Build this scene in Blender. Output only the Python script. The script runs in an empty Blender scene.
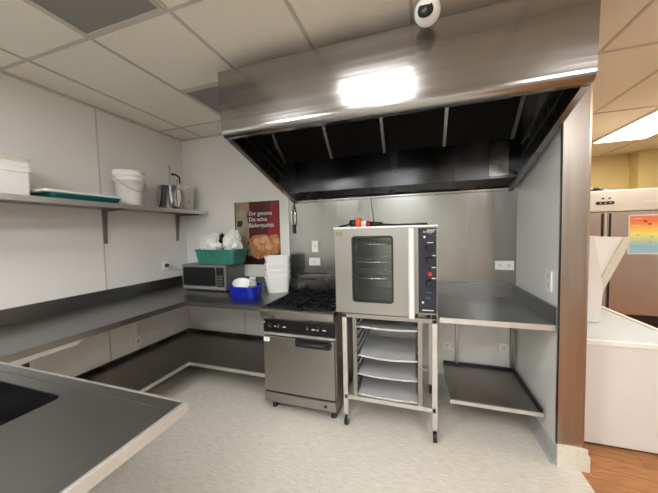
import bpy, math, random
from mathutils import Vector, Matrix, noise
random.seed(7)
SC = bpy.context.scene
COL = SC.collection
pi = math.pi

# ------------------------------------------------------------------ camera, world, exposure
F, PITCH, YAW, ROLL, HC = 272.39, -0.04997, -0.31151, -0.02235, 1.5182
fwd = Vector((math.sin(YAW)*math.cos(PITCH), math.cos(YAW)*math.cos(PITCH), math.sin(PITCH)))
rt = Vector((math.cos(YAW), -math.sin(YAW), 0)); up = rt.cross(fwd)
r2 = rt*math.cos(ROLL)+up*math.sin(ROLL); u2 = -rt*math.sin(ROLL)+up*math.cos(ROLL)
cam = bpy.data.objects.new('camera', bpy.data.cameras.new('camera')); COL.objects.link(cam)
cam.matrix_world = Matrix(((r2.x, u2.x, -fwd.x, 0), (r2.y, u2.y, -fwd.y, 0), (r2.z, u2.z, -fwd.z, HC), (0, 0, 0, 1)))
cam.data.sensor_width = 36; cam.data.lens = F/658*36; cam.data.clip_start = .02
SC.camera = cam
w = bpy.data.worlds.new('world'); SC.world = w; w.use_nodes = True
w.node_tree.nodes['Background'].inputs[0].default_value = (.9, .95, 1, 1)
w.node_tree.nodes['Background'].inputs[1].default_value = .1
vs = SC.view_settings
vs.view_transform = 'Standard'; vs.look = 'None'; vs.gamma = 1; vs.use_curve_mapping = False
vs.exposure = 1.05
LAMP = 12.0            # strength of the kitchen's ceiling light panels
LAMP2 = 13.0           # strength of the next room's

# ------------------------------------------------------------------ materials
def mat(name, col, rough=.5, metal=0, noise_amt=0, scale=8, stretch=(1, 1, 1), bump=0, rough_amt=0, trans=0, alpha=1, spec=None, emit=0, col2=None, aniso=0, coat=0):
    m = bpy.data.materials.new(name); m.use_nodes = True
    nt = m.node_tree; N = nt.nodes; Lk = nt.links
    b = N['Principled BSDF']
    c = (*col, 1)
    b.inputs['Base Color'].default_value = c
    b.inputs['Roughness'].default_value = rough
    b.inputs['Metallic'].default_value = metal
    if spec is not None: b.inputs['Specular IOR Level'].default_value = spec
    if trans: b.inputs['Transmission Weight'].default_value = trans
    if coat: b.inputs['Coat Weight'].default_value = coat
    if alpha < 1: b.inputs['Alpha'].default_value = alpha
    if emit:
        b.inputs['Emission Color'].default_value = c; b.inputs['Emission Strength'].default_value = emit
    if noise_amt or bump or rough_amt or col2:
        tc = N.new('ShaderNodeTexCoord'); mp = N.new('ShaderNodeMapping'); nz = N.new('ShaderNodeTexNoise')
        mp.inputs['Scale'].default_value = stretch
        nz.inputs['Scale'].default_value = scale; nz.inputs['Detail'].default_value = 5
        Lk.new(tc.outputs['Object'], mp.inputs['Vector']); Lk.new(mp.outputs[0], nz.inputs['Vector'])
        if noise_amt or col2:
            mx = N.new('ShaderNodeMix'); mx.data_type = 'RGBA'
            cr = N.new('ShaderNodeMapRange'); cr.inputs[1].default_value = .3; cr.inputs[2].default_value = .7
            Lk.new(nz.outputs[0], cr.inputs[0]); Lk.new(cr.outputs[0], mx.inputs[0])
            d = col2 or tuple(max(0, x*(1-noise_amt)) for x in col)
            mx.inputs[6].default_value = (*d, 1); mx.inputs[7].default_value = c
            Lk.new(mx.outputs[2], b.inputs['Base Color'])
        if bump:
            bp = N.new('ShaderNodeBump'); bp.inputs['Strength'].default_value = bump; bp.inputs['Distance'].default_value = .01
            Lk.new(nz.outputs[0], bp.inputs['Height']); Lk.new(bp.outputs[0], b.inputs['Normal'])
        if rough_amt:
            rr = N.new('ShaderNodeMapRange'); rr.inputs[1].default_value = .3; rr.inputs[2].default_value = .7
            rr.inputs[3].default_value = max(.02, rough-rough_amt); rr.inputs[4].default_value = rough+rough_amt
            Lk.new(nz.outputs[0], rr.inputs[0]); Lk.new(rr.outputs[0], b.inputs['Roughness'])
    return m

def floor_mat(name, c1, c2, scale, stretch, rot, rough, planks=False):
    m = mat(name, c1, rough); nt = m.node_tree; N = nt.nodes; Lk = nt.links; b = N['Principled BSDF']
    tc = N.new('ShaderNodeTexCoord'); mp = N.new('ShaderNodeMapping'); mp.inputs['Rotation'].default_value = (0, 0, rot); mp.inputs['Scale'].default_value = stretch
    Lk.new(tc.outputs['Object'], mp.inputs[0])
    nz = N.new('ShaderNodeTexNoise'); nz.inputs['Scale'].default_value = scale; nz.inputs['Detail'].default_value = 6; nz.inputs['Roughness'].default_value = .65
    Lk.new(mp.outputs[0], nz.inputs['Vector'])
    cr = N.new('ShaderNodeValToRGB'); cr.color_ramp.elements[0].position = .35; cr.color_ramp.elements[1].position = .65
    cr.color_ramp.elements[0].color = (*c2, 1); cr.color_ramp.elements[1].color = (*c1, 1)
    Lk.new(nz.outputs[0], cr.inputs[0]); out = cr.outputs[0]
    if planks:
        mp2 = N.new('ShaderNodeMapping'); mp2.inputs['Rotation'].default_value = (0, 0, rot); Lk.new(tc.outputs['Object'], mp2.inputs[0])
        bk = N.new('ShaderNodeTexBrick'); bk.inputs['Scale'].default_value = 1; bk.inputs['Brick Width'].default_value = 1.1; bk.inputs['Row Height'].default_value = .11
        bk.inputs['Mortar Size'].default_value = .0015; bk.inputs['Color1'].default_value = (1, 1, 1, 1); bk.inputs['Color2'].default_value = (.72, .68, .62, 1); bk.inputs['Mortar'].default_value = (.3, .2, .1, 1)
        Lk.new(mp2.outputs[0], bk.inputs[0])
        mx = N.new('ShaderNodeMix'); mx.data_type = 'RGBA'; mx.blend_type = 'MULTIPLY'; mx.inputs[0].default_value = 1
        Lk.new(out, mx.inputs[6]); Lk.new(bk.outputs[0], mx.inputs[7]); out = mx.outputs[2]
    Lk.new(out, b.inputs['Base Color'])
    bp = N.new('ShaderNodeBump'); bp.inputs['Strength'].default_value = .08; bp.inputs['Distance'].default_value = .01
    Lk.new(nz.outputs[0], bp.inputs['Height']); Lk.new(bp.outputs[0], b.inputs['Normal'])
    return m

def ramp_mat(name, stops, axis, lo, hi, rough=.4):
    """bands of printed colour along one axis of the object"""
    m = mat(name, stops[0][1], rough); N = m.node_tree.nodes; Lk = m.node_tree.links
    tc = N.new('ShaderNodeTexCoord'); sp = N.new('ShaderNodeSeparateXYZ'); mr = N.new('ShaderNodeMapRange'); cr = N.new('ShaderNodeValToRGB')
    mr.inputs[1].default_value = lo; mr.inputs[2].default_value = hi
    Lk.new(tc.outputs['Object'], sp.inputs[0]); Lk.new(sp.outputs[axis], mr.inputs[0]); Lk.new(mr.outputs[0], cr.inputs[0])
    e = cr.color_ramp.elements
    while len(e) < len(stops): e.new(.5)
    for k, (p_, c_) in enumerate(stops): e[k].position = p_; e[k].color = (*c_, 1)
    Lk.new(cr.outputs[0], N['Principled BSDF'].inputs['Base Color'])
    return m

M = {}
M['wall'] = mat('white_wall_panel', (.79, .785, .755), .32, noise_amt=.03, scale=3)
M['joint'] = mat('panel_joint', (.56, .56, .53), .4, noise_amt=.05)
M['ceiling'] = mat('ceiling_tile', (.84, .80, .70), .85, noise_amt=.05, scale=60, bump=.05)
M['tbar'] = mat('ceiling_bar', (.56, .53, .47), .6, noise_amt=.05)
M['grey_panel'] = mat('grey_panel', (.25, .24, .225), .5, noise_amt=.1, scale=30)
M['lamp'] = mat('lamp_diffuser', (.965, .985, 1), .5, emit=LAMP)
M['lamp2'] = mat('lamp_diffuser_warm', (1, .86, .68), .5, emit=LAMP2)
M['lampframe'] = mat('lamp_frame', (.8, .8, .78), .4, noise_amt=.03)
M['floor'] = floor_mat('vinyl_floor', (.72, .68, .605), (.56, .52, .45), 30, (.5, 3.4, 1), .05, .42)
M['wood'] = floor_mat('wood_floor', (.50, .235, .085), (.31, .13, .045), 9, (1, 9, 1), .12, .38, True)
M['yellow'] = mat('yellow_wall', (.66, .55, .27), .6, noise_amt=.04)
M['cove'] = mat('grey_cove', (.50, .495, .475), .5, noise_amt=.06)
M['cream'] = mat('cream_vinyl', (.74, .70, .60), .45, noise_amt=.12, scale=40)
ST = (.37, .36, .34)
M['steel'] = mat('brushed_steel', ST, .30, 1, noise_amt=.04, scale=3, stretch=(1, 1, 5), rough_amt=.03)
M['steel_h'] = mat('hood_steel', (.35, .335, .32), .19, 1, noise_amt=.16, scale=1.6, stretch=(.22, 1, 13), bump=.13, rough_amt=.05)
M['steel_v'] = mat('wall_steel', (.325, .33, .315), .20, 1, noise_amt=.10, scale=3, stretch=(3, 1, .5), bump=.09, rough_amt=.05)
M['steel_top'] = mat('worktop_steel', (.30, .30, .295), .33, 1, noise_amt=.10, scale=3, stretch=(1, 1, 1), bump=.01, rough_amt=.04)
M['steel_dark'] = mat('undershelf_steel', (.33, .31, .285), .38, 1, noise_amt=.10, scale=3, rough_amt=.04)
M['steel_edge'] = mat('worktop_edge_steel', (.74, .74, .72), .48, 1, noise_amt=.08, scale=9)
M['steel_in'] = mat('dark_mottled_steel', (.13, .127, .125), .22, 1, noise_amt=.4, scale=3, bump=.03, rough_amt=.1)  # dark steel with an uneven tone
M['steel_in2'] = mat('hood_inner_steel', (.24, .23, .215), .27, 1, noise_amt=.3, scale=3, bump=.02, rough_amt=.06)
M['steel_plenum'] = mat('plenum_steel', (.10, .10, .105), .24, 1, noise_amt=.6, scale=1.5, stretch=(2, 1, .5), bump=.02, rough_amt=.08)  # dark blotchy colour stands in for reflections on the plenum
M['steel_warm'] = mat('post_steel', (.47, .42, .375), .33, 1, noise_amt=.12, scale=3, stretch=(9, 9, .5), bump=.04, rough_amt=.05)
M['alu'] = mat('tray_aluminium', (.66, .67, .67), .45, .35, noise_amt=.12, scale=14, rough_amt=.08)
M['chrome'] = mat('chrome', (.8, .8, .78), .12, 1, noise_amt=.05)
M['filter'] = mat('filter_black', (.008, .007, .007), .8, 0, spec=.2, noise_amt=.3, scale=20)
M['black'] = mat('black_plastic', (.012, .012, .013), .35, noise_amt=.2, scale=20)
M['iron'] = mat('cast_iron', (.008, .008, .009), .7, spec=.25, noise_amt=.3, scale=30, bump=.1)
M['enamel'] = mat('black_enamel', (.007, .007, .008), .3, spec=.35, noise_amt=.2, scale=10)
M['panel'] = mat('control_panel', (.012, .015, .028), .3, noise_amt=.2, scale=10)
M['oven_in'] = mat('oven_cavity', (.20, .21, .19), .35, .8, noise_amt=.2, scale=10)
M['glass'] = mat('oven_glass', (.08, .10, .09), .03, alpha=.12, noise_amt=.02)
M['white'] = mat('white_plastic', (.90, .90, .87), .35, noise_amt=.03)
M['whiteb'] = mat('white_enamel', (.78, .76, .74), .3, noise_amt=.02)
M['ltblue'] = mat('pale_blue_lid', (.66, .76, .86), .25, noise_amt=.04)
M['bag'] = mat('bag_film', (.86, .87, .86), .4, noise_amt=.05, bump=.2, scale=20)
M['teal'] = mat('teal_plastic', (.035, .22, .165), .4, noise_amt=.1)
M['dteal'] = mat('dark_teal_plastic', (.0, .11, .12), .4, noise_amt=.1)
M['blue'] = mat('blue_plastic', (.005, .02, .42), .3, noise_amt=.1)
M['beige'] = mat('beige_board', (.80, .77, .69), .5, noise_amt=.08)
M['mw'] = mat('microwave_grey', (.30, .305, .31), .35, .7, noise_amt=.05)
M['mwside'] = mat('microwave_side', (.20, .20, .20), .4, .5, noise_amt=.1)
M['clear'] = mat('clear_plastic', (.80, .80, .74), .25, alpha=.55, noise_amt=.05)
M['red'] = mat('red_mark', (.5, .02, .02), .4, noise_amt=.1)
M['orange'] = mat('orange_plastic', (.85, .13, .03), .35, noise_amt=.1)
M['green'] = mat('green_mark', (.35, .6, .08), .4, noise_amt=.1)
M['bluemark'] = mat('blue_mark', (.06, .15, .4), .4, noise_amt=.1)
M['print'] = mat('white_print', (.8, .8, .78), .5, noise_amt=.05)
M['sticker'] = mat('olive_sticker', (.28, .24, .08), .4, noise_amt=.2)
M['maroon'] = mat('poster_maroon', (.13, .008, .010), .3, col2=(.035, .006, .008), scale=5)
M['pred'] = mat('poster_red', (.30, .012, .015), .3, noise_amt=.4, scale=6)
M['pbeige'] = mat('poster_beige', (.42, .38, .28), .35, col2=(.16, .14, .09), scale=9)
M['pskin'] = mat('poster_pinkish', (.42, .25, .18), .35, noise_amt=.3, scale=20)
M['pdark'] = mat('poster_dark', (.03, .012, .012), .3, noise_amt=.5, scale=12)
M['bread'] = mat('poster_crust', (.58, .27, .10), .35, col2=(.26, .09, .03), scale=16)
M['breadl'] = mat('poster_flour', (.72, .46, .25), .35, col2=(.50, .22, .08), scale=14)
M['fridge'] = mat('fridge_steel', (.52, .46, .43), .35, 1, noise_amt=.06, scale=3, stretch=(8, 1, .5), rough_amt=.04)
M['fridgetop'] = mat('fridge_header_steel', (.70, .68, .66), .4, 1, noise_amt=.04)
M['rainbow'] = ramp_mat('rainbow_print', [(0, (.35, .60, .80)), (.2, (.30, .58, .75)), (.38, (.62, .78, .42)), (.52, (.95, .85, .20)), (.66, (.95, .60, .16)), (.84, (.90, .22, .10)), (1, (.88, .26, .16))], 2, -.215, .22)

# ------------------------------------------------------------------ mesh builder
class MB:
    def __init__(s): s.v = []; s.f = []; s.sm = []
    def add(s, vs_, fs, smooth=False):
        n = len(s.v); s.v += [tuple(v) for v in vs_]; s.f += [tuple(n+i for i in f) for f in fs]; s.sm += [smooth]*len(fs)
    def box(s, x0, x1, y0, y1, z0, z1):
        v = [(x, y, z) for x in (x0, x1) for y in (y0, y1) for z in (z0, z1)]
        s.add(v, [(0, 1, 3, 2), (4, 6, 7, 5), (0, 4, 5, 1), (2, 3, 7, 6), (0, 2, 6, 4), (1, 5, 7, 3)]); return s
    def prism(s, pts, axis, a0, a1, smooth=False):
        """2D outline (x,z for axis y; y,z for axis x; x,y for axis z) swept from a0 to a1"""
        def P3(p, a): return (a, p[0], p[1]) if axis == 'x' else (p[0], a, p[1]) if axis == 'y' else (p[0], p[1], a)
        n = len(pts); v = [P3(p, a0) for p in pts]+[P3(p, a1) for p in pts]
        s.add(v, [tuple(range(n-1, -1, -1)), tuple(range(n, 2*n))]); m = len(s.v)-2*n
        for i in range(n):
            j = (i+1) % n; s.f.append((m+i, m+j, m+n+j, m+n+i)); s.sm.append(smooth)
        return s
    def ring(s, outer, inner, axis, a0, a1):
        """frame between two outlines of the same number of points"""
        def P3(p, a): return (a, p[0], p[1]) if axis == 'x' else (p[0], a, p[1]) if axis == 'y' else (p[0], p[1], a)
        n = len(outer); v = [P3(p, a) for a in (a0, a1) for l in (outer, inner) for p in l]; f = []
        for i in range(n):
            j = (i+1) % n
            f += [(i, j, n+j, n+i), (2*n+i, 3*n+i, 3*n+j, 2*n+j), (i, 2*n+i, 2*n+j, j), (n+i, n+j, 3*n+j, 3*n+i)]
        s.add(v, f); return s
    def cyl(s, c, axis, r, h, seg=20, r1=None, smooth=True, caps=True):
        r1 = r if r1 is None else r1; v = []
        for k, rr in ((0, r), (1, r1)):
            for i in range(seg):
                a = 2*pi*i/seg; p, q = rr*math.cos(a), rr*math.sin(a); d = k*h
                v.append((c[0]+d, c[1]+p, c[2]+q) if axis == 'x' else (c[0]+p, c[1]+d, c[2]+q) if axis == 'y' else (c[0]+p, c[1]+q, c[2]+d))
        s.add(v, [(i, (i+1) % seg, seg+(i+1) % seg, seg+i) for i in range(seg)], smooth)
        if caps:
            n = len(s.v)-2*seg; s.f += [tuple(n+i for i in range(seg-1, -1, -1)), tuple(n+seg+i for i in range(seg))]; s.sm += [False, False]
        return s
    def lathe(s, prof, c=(0, 0, 0), seg=28):
        v = [(c[0]+r*math.cos(2*pi*i/seg), c[1]+r*math.sin(2*pi*i/seg), c[2]+z) for r, z in prof for i in range(seg)]
        s.add(v, [(k*seg+i, k*seg+(i+1) % seg, (k+1)*seg+(i+1) % seg, (k+1)*seg+i) for k in range(len(prof)-1) for i in range(seg)], True); return s
    def loft(s, rings, cap0=True, cap1=True, smooth=False):
        n = len(rings[0]); v = [p for r in rings for p in r]
        s.add(v, [(k*n+i, k*n+(i+1) % n, (k+1)*n+(i+1) % n, (k+1)*n+i) for k in range(len(rings)-1) for i in range(n)], smooth)
        m = len(s.v)-len(v)
        if cap0: s.f.append(tuple(m+i for i in range(n-1, -1, -1))); s.sm.append(False)
        if cap1: s.f.append(tuple(m+len(v)-n+i for i in range(n))); s.sm.append(False)
        return s
    def tube(s, pts, r, seg=8):
        pts = [Vector(p) for p in pts]; rings = []
        for i, p in enumerate(pts):
            t = (pts[min(i+1, len(pts)-1)]-pts[max(i-1, 0)]).normalized()
            a = t.cross(Vector((0, 0, 1)) if abs(t.z) < .9 else Vector((1, 0, 0))).normalized(); b = t.cross(a)
            rings.append([p+(a*math.cos(2*pi*k/seg)+b*math.sin(2*pi*k/seg))*r for k in range(seg)])
        return s.loft(rings, smooth=True)
    def build(s, name, m, parent=None, bevel=0, world=True, fix=True):
        me = bpy.data.meshes.new(name)
        off = Vector((0, 0, 0)); q = parent
        while world and q is not None: off += q.location; q = q.parent
        me.from_pydata([tuple(Vector(v)-off) for v in s.v], [], s.f)
        for p_, k in zip(me.polygons, s.sm): p_.use_smooth = k
        me.materials.append(m)
        o = bpy.data.objects.new(name, me); COL.objects.link(o)
        if fix:
            import bmesh
            bm = bmesh.new(); bm.from_mesh(me); bmesh.ops.recalc_face_normals(bm, faces=bm.faces); bm.to_mesh(me); bm.free()
        if parent is not None: o.parent = parent
        if bevel:
            bv = o.modifiers.new('bevel', 'BEVEL'); bv.width = bevel; bv.segments = 2; bv.limit_method = 'ANGLE'; bv.angle_limit = .7
        return o
def Box(*a): return MB().box(*a)
def rr(x0, x1, y0, y1, r, n=4):
    """rounded rectangle outline"""
    o = []
    for cx, cy, a0 in ((x1-r, y1-r, 0), (x0+r, y1-r, pi/2), (x0+r, y0+r, pi), (x1-r, y0+r, 1.5*pi)):
        o += [(cx+r*math.cos(a0+pi/2*i/n), cy+r*math.sin(a0+pi/2*i/n)) for i in range(n+1)]
    return o
def open_tub(x0, x1, y0, y1, z0, z1, taper, t, r, rim=.008, n=4):
    """a thin-walled open tub with rounded corners, wider at the top, with a turned-out rim"""
    R = lambda g, z: [(p[0], p[1], z) for p in rr(x0-g, x1+g, y0-g, y1+g, max(.004, r+g), n)]
    return MB().loft([R(0, z0), R(taper, z1-.014), R(taper+rim, z1-.014), R(taper+rim, z1), R(taper-t, z1), R(-t, z0+t)], True, True)
def tag(o, label=None, cat=None, group=None, kind=None):
    if label: o['label'] = label
    if cat: o['category'] = cat
    if group: o['group'] = group
    if kind: o['kind'] = kind
    return o
def thing(name, label, cat, loc, group=None, rz=0):
    o = bpy.data.objects.new(name, None); COL.objects.link(o); o.location = loc; o.rotation_euler = (0, 0, rz)
    o.empty_display_size = .05
    return tag(o, label, cat, group)
def struct(o): return tag(o, kind='structure')
def dup(root, loc, rz=0, label=None, cat=None):
    def cp(o, par):
        c = o.copy(); COL.objects.link(c)
        if par is not None: c.parent = par
        for ch in list(o.children): cp(ch, c)
        return c
    r = cp(root, None); r.location = loc; r.rotation_euler = (0, 0, rz)
    if label: r['label'] = label
    return r
def text(name, body, size, loc, m, parent, rot=(pi/2, 0, 0), ext=.0006, align='LEFT', sx=1):
    cu = bpy.data.curves.new(name, 'FONT'); cu.body = body; cu.size = size; cu.extrude = ext; cu.align_x = align; cu.align_y = 'CENTER'
    t = bpy.data.objects.new(name, cu); COL.objects.link(t); bpy.context.view_layer.update()
    me = bpy.data.meshes.new_from_object(t); bpy.data.objects.remove(t)
    o = bpy.data.objects.new(name, me); COL.objects.link(o); me.materials.clear(); me.materials.append(m)
    off = Vector((0, 0, 0)); q = parent
    while q is not None: off += q.location; q = q.parent
    o.parent = parent; o.location = Vector(loc)-off; o.rotation_euler = rot; o.scale = (sx, 1, 1)
    return o

# ------------------------------------------------------------------ the setting
L, R, D, HCE = -2.862, .846, 2.82, 2.75
struct(Box(L-.1, .965, -3, D+.08, -.05, 0).build('floor', M['floor']))
struct(Box(.965, 5.2, -3, 6.3, -.05, 0).build('floor', M['wood'])).name = 'floor_wood'
struct(Box(L-.1, 5.2, -3, 6.3, HCE, HCE+.06).build('ceiling', M['ceiling']))
struct(Box(L-.1, L, -3, D, 0, HCE).build('wall_left', M['wall']))
struct(Box(L-.1, .965, D, D+.08, 0, HCE).build('wall_back', M['wall']))
struct(Box(R, .965, 2.06, D, 0, HCE).build('wall_right', M['wall']))
struct(Box(L-.1, 5.2, -3.1, -3, 0, HCE).build('wall_front', M['wall']))
struct(Box(5.2, 5.3, -3.1, 6.3, 0, HCE).build('wall_outer', M['wall']))
struct(MB().box(.965, 3.46, 6.05, 6.3, 0, HCE).box(3.46, 5.2, 5.85, 6.3, 0, HCE).build('wall_rear', M['yellow']))
struct(Box(.865, .965, D+.08, 6.3, 0, HCE).build('wall_inner', M['yellow']))
# panel joints
struct(Box(L, L+.004, 1.822, 1.834, 1.017, HCE-.02).build('trim_1', M['joint']))
struct(Box(L, L+.004, 1.822, 1.834, .30, .86).build('trim_2', M['joint']))
struct(MB().box(L, L+.012, -3, D, HCE-.022, HCE).box(L+.012, -1.3, D-.012, D, HCE-.022, HCE).build('trim_3', M['tbar']))
# steel cladding behind the cooking line, joined in sheets
cl = MB().box(-1.378, -.47, D-.006, D, .9, HCE).box(-.467, .46, D-.006, D, .9, HCE).box(.463, R-.001, D-.006, D, .9, HCE)
struct(cl.build('trim_4', M['steel_v']))
struct(Box(-1.39, -1.378, D-.012, D, .9, 1.9).build('trim_5', M['white']))  # added white strip, standing in for the brightly lit wall beside the steel
# ceiling bars
tb = MB(); zb = HCE-.006
xs = [-2.54, -1.91, -1.28, -.65, -.02, .61, 1.24, 1.835, 2.42, 3.05, 3.68, 4.31]
ys = [-2.6, -1.33, -.06, 1.212, 2.495, 3.775, 5.05]
for x in xs: tb.box(x-.010, x+.010, -3, 6.0 if x > 1 else D, zb, HCE)
for y in ys: tb.box(L if y < D else .97, 5.2, y-.010, y+.010, zb-.0005, HCE)
tb.box(-.65, -.02, .250, .274, zb-.0005, HCE); tb.box(-.65, -.02, .866, .890, zb-.0005, HCE)
tb.box(-1.91, -1.28, 1.873, 1.897, zb-.0005, HCE)
struct(tb.build('trim_6', M['tbar']))
# dark grey framed squares set against the ceiling
for n, (x, y0, y1) in enumerate(((-1.91, .60, 1.2), (-1.91, 1.897, 2.483))):
    t = thing('ceiling_panel', ['dark grey square return-air tile in the ceiling at the top left', 'dark grey framed square on the ceiling just left of the steel hood'][n], 'vent', (x+.315, (y0+y1)/2, HCE-.02))
    Box(x+.014, x+.616, y0, y1, HCE-.004, HCE-.001).build('panel', M['grey_panel'], t)
    MB().ring(rr(x+.012, x+.618, y0-.004, y1+.004, .004, 1), rr(x+.034, x+.596, y0+.018, y1-.018, .004, 1), 'z', HCE-.009, HCE-.004).build('frame', M['tbar'], t)
# ceiling light panels
for x, y, m, lab in ((-.65, .262, 'lamp', 'bright ceiling light panel in front of the hood'), (-1.91, -1.33, 'lamp', 'bright ceiling light panel behind the sink counter'),
                     (-.65, -2.6, 'lamp', 'bright ceiling light panel near the front wall'), (1.24, -1.33, 'lamp', 'bright ceiling light panel over the wood floor near the camera'),
                     (2.42, 3.775, 'lamp2', 'glowing ceiling light panel above the tall steel fridge'), (3.05, 1.212, 'lamp2', 'bright ceiling light panel at the right over the chest')):
    ln = .617 if y == .262 else 1.257
    t = thing('ceiling_light', lab, 'ceiling light', (x+.315, y+ln/2, HCE-.02))
    Box(x+.03, x+.60, y+.03, y+ln-.017, HCE-.016, HCE-.008).build('diffuser', M[m], t)
    MB().ring(rr(x+.013, x+.617, y+.013, y+ln, .004, 1), rr(x+.03, x+.60, y+.03, y+ln-.017, .004, 1), 'z', HCE-.02, HCE-.002).build('frame', M['lampframe'], t)
# corner post and skirtings
struct(MB().prism([(R, 2.03), (R, 2.059), (.966, 2.059), (.966, 2.2), (.975, 2.2), (.992, 2.19), (.996, 2.06), (.990, 2.04), (.975, 2.03)], 'z', .14, HCE).build('trim_7', M['steel_warm']))
struct(Box(R-.006, R, 2.026, 2.034, .142, HCE).build('trim_8', M['black']))
struct(MB().box(R-.004, 1.0, 2.015, 2.03, 0, .142).box(.985, 1.012, 2.016, 2.21, 0, .10).build('baseboard_post', M['cream']))
struct(MB().prism([(R, .0), (R-.03, 0), (R-.012, .02), (R-.006, .11), (R, .11)], 'y', 2.032, D).build('baseboard_right', M['cove']))
struct(MB().prism([(D, 0), (D-.03, 0), (D-.012, .02), (D-.006, .11), (D, .11)], 'x', L+.03, R-.03).build('baseboard_back', M['cove']))
struct(MB().prism([(L, 0), (L+.03, 0), (L+.012, .02), (L+.006, .11), (L, .11)], 'y', -3, D-.03).build('baseboard_left', M['cove']))

# ------------------------------------------------------------------ extractor hood
HX0, HX1 = -1.304, .810
t = thing('extractor_hood', 'large stainless steel extractor hood with black filters over the cooking line', 'extractor hood', (-.25, 1.64, 2.2))
fr = [(1.622, 2.644), (1.640, 2.262), (1.6415, 2.248), (1.645, 2.236), (1.651, 2.225), (1.659, 2.217), (1.670, 2.211), (1.69, 2.208), (1.715, 2.212), (1.715, 2.235), (1.685, 2.232), (1.668, 2.245), (1.662, 2.28), (1.652, 2.62), (1.652, 2.644)]
MB().prism(fr, 'x', HX0, HX1).build('front_panel', M['steel_h'], t)
for x0, x1 in ((HX0, HX0+.012), (HX1-.012, HX1)):
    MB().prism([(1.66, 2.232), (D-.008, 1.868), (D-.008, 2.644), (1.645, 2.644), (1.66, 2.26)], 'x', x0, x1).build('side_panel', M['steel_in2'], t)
for x0, x1 in ((HX0-.004, HX0+.034), (HX1-.034, HX1+.004)):
    MB().prism([(1.70, 2.206), (D-.008, 1.852), (D-.008, 1.876), (1.70, 2.228)], 'x', x0, x1).build('rim', M['steel'], t)
Box(HX0, HX1, 1.645, D-.008, 2.632, 2.644).build('roof', M['steel'], t)
# rear plenum under the filters, its underside, and the panel above the filters
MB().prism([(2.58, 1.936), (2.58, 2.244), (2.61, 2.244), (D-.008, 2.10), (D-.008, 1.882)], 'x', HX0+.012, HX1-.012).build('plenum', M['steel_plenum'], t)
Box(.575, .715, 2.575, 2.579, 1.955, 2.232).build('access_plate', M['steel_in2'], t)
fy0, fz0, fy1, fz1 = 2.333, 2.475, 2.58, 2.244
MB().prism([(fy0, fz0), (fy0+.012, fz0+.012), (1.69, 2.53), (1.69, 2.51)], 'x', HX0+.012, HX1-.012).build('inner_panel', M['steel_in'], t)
FX = [-1.288+.506*k for k in range(5)]
def slope(x0, x1, o0, o1):
    n = -Vector((0, fz0-fz1, fy1-fy0)).normalized()
    a, b = Vector((0, fy0, fz0)), Vector((0, fy1, fz1))
    q = [a+n*o0, b+n*o0, b+n*o1, a+n*o1]
    return MB().prism([(p.y, p.z) for p in q], 'x', x0, x1)
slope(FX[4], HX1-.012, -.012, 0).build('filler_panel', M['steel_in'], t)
for k in range(4):
    g = slope(FX[k]+.012, FX[k+1]-.012, -.02, -.004).build('grease_filter', M['filter'], t)
    sl = MB()
    for i in range(9):
        x = FX[k]+.038+i*.05; q = slope(x, x+.022, -.004, .004); sl.add(q.v, q.f)
    sl.build('baffles', M['filter'], g)
for k in range(5): slope(FX[k]-(.004 if k == 0 else .012), FX[k]+.012, -.01, .010).build('filter_rail', M['steel'], t)
for x0, x1 in ((HX0+.012, HX0+.020), (HX1-.020, HX1-.012)):
    for o in (.13, .23):
        MB().prism([(1.70, 2.228+o), (2.56, 1.955+o), (2.56, 1.967+o), (1.70, 2.240+o)], 'x', x0, x1).build('side_bead', M['steel_top'], t)
Box(HX0+.034, HX1-.034, D-.020, D-.008, 1.858, 1.870).build('back_flange', M['steel_in2'], t)
# tongs hanging from the hood rim
t = thing('tongs', 'steel tongs hanging from the left end of the hood rim', 'tongs', (-1.30, D-.03, 1.52))
for s in (-1, 1):
    MB().tube([(-1.31, D-.022, 1.84), (-1.31+s*.022, D-.022, 1.74), (-1.31+s*.022, D-.022, 1.66), (-1.31+s*.006, D-.022, 1.58)], .006).build('arm', M['chrome'], t)
MB().box(-1.325, -1.297, D-.03, D-.014, 1.52, 1.62).build('grip', M['black'], t, .004)
MB().tube([(-1.31, D-.022, 1.84), (-1.312, D-.02, 1.862), (-1.305, D-.016, 1.872)], .003).build('hook', M['chrome'], t)

# ------------------------------------------------------------------ left L-shaped steel counter
t = thing('steel_counter', 'long L-shaped stainless steel counter along the left and back walls with an undershelf', 'counter', (-2.48, 1, 0))
cx, cy = -2.096, 2.02
Lp = [(L+.004, -1.2), (cx, -1.2), (cx, cy), (-1.268, cy), (-1.268, D-.008), (L+.004, D-.008)]
MB().prism(Lp, 'z', .872, .900).build('top', M['steel_top'], t)
MB().prism([(cx-.016, -1.2), (cx+.002, -1.2), (cx+.002, cy-.002), (-1.268, cy-.002), (-1.268, cy+.016), (cx-.016, cy+.016)], 'z', .858, .8985).build('edge', M['steel_top'], t)
MB().prism([(L+.004, -1.2), (L+.018, -1.2), (L+.018, D-.022), (-1.268, D-.022), (-1.268, D-.008), (L+.004, D-.008)], 'z', .9, 1.017).build('upstand', M['steel_top'], t)
sx, sy = -2.141, 2.07
MB().prism([(L+.03, -1.2), (sx, -1.2), (sx, sy), (-1.275, sy), (-1.275, D-.06), (L+.03, D-.06)], 'z', .250, .272).build('undershelf', M['steel_dark'], t)
MB().prism([(sx-.014, -1.2), (sx+.002, -1.2), (sx+.002, sy-.002), (-1.275, sy-.002), (-1.275, sy+.014), (sx-.014, sy+.014)], 'z', .246, .2755).build('shelf_edge', M['steel_edge'], t)
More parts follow.
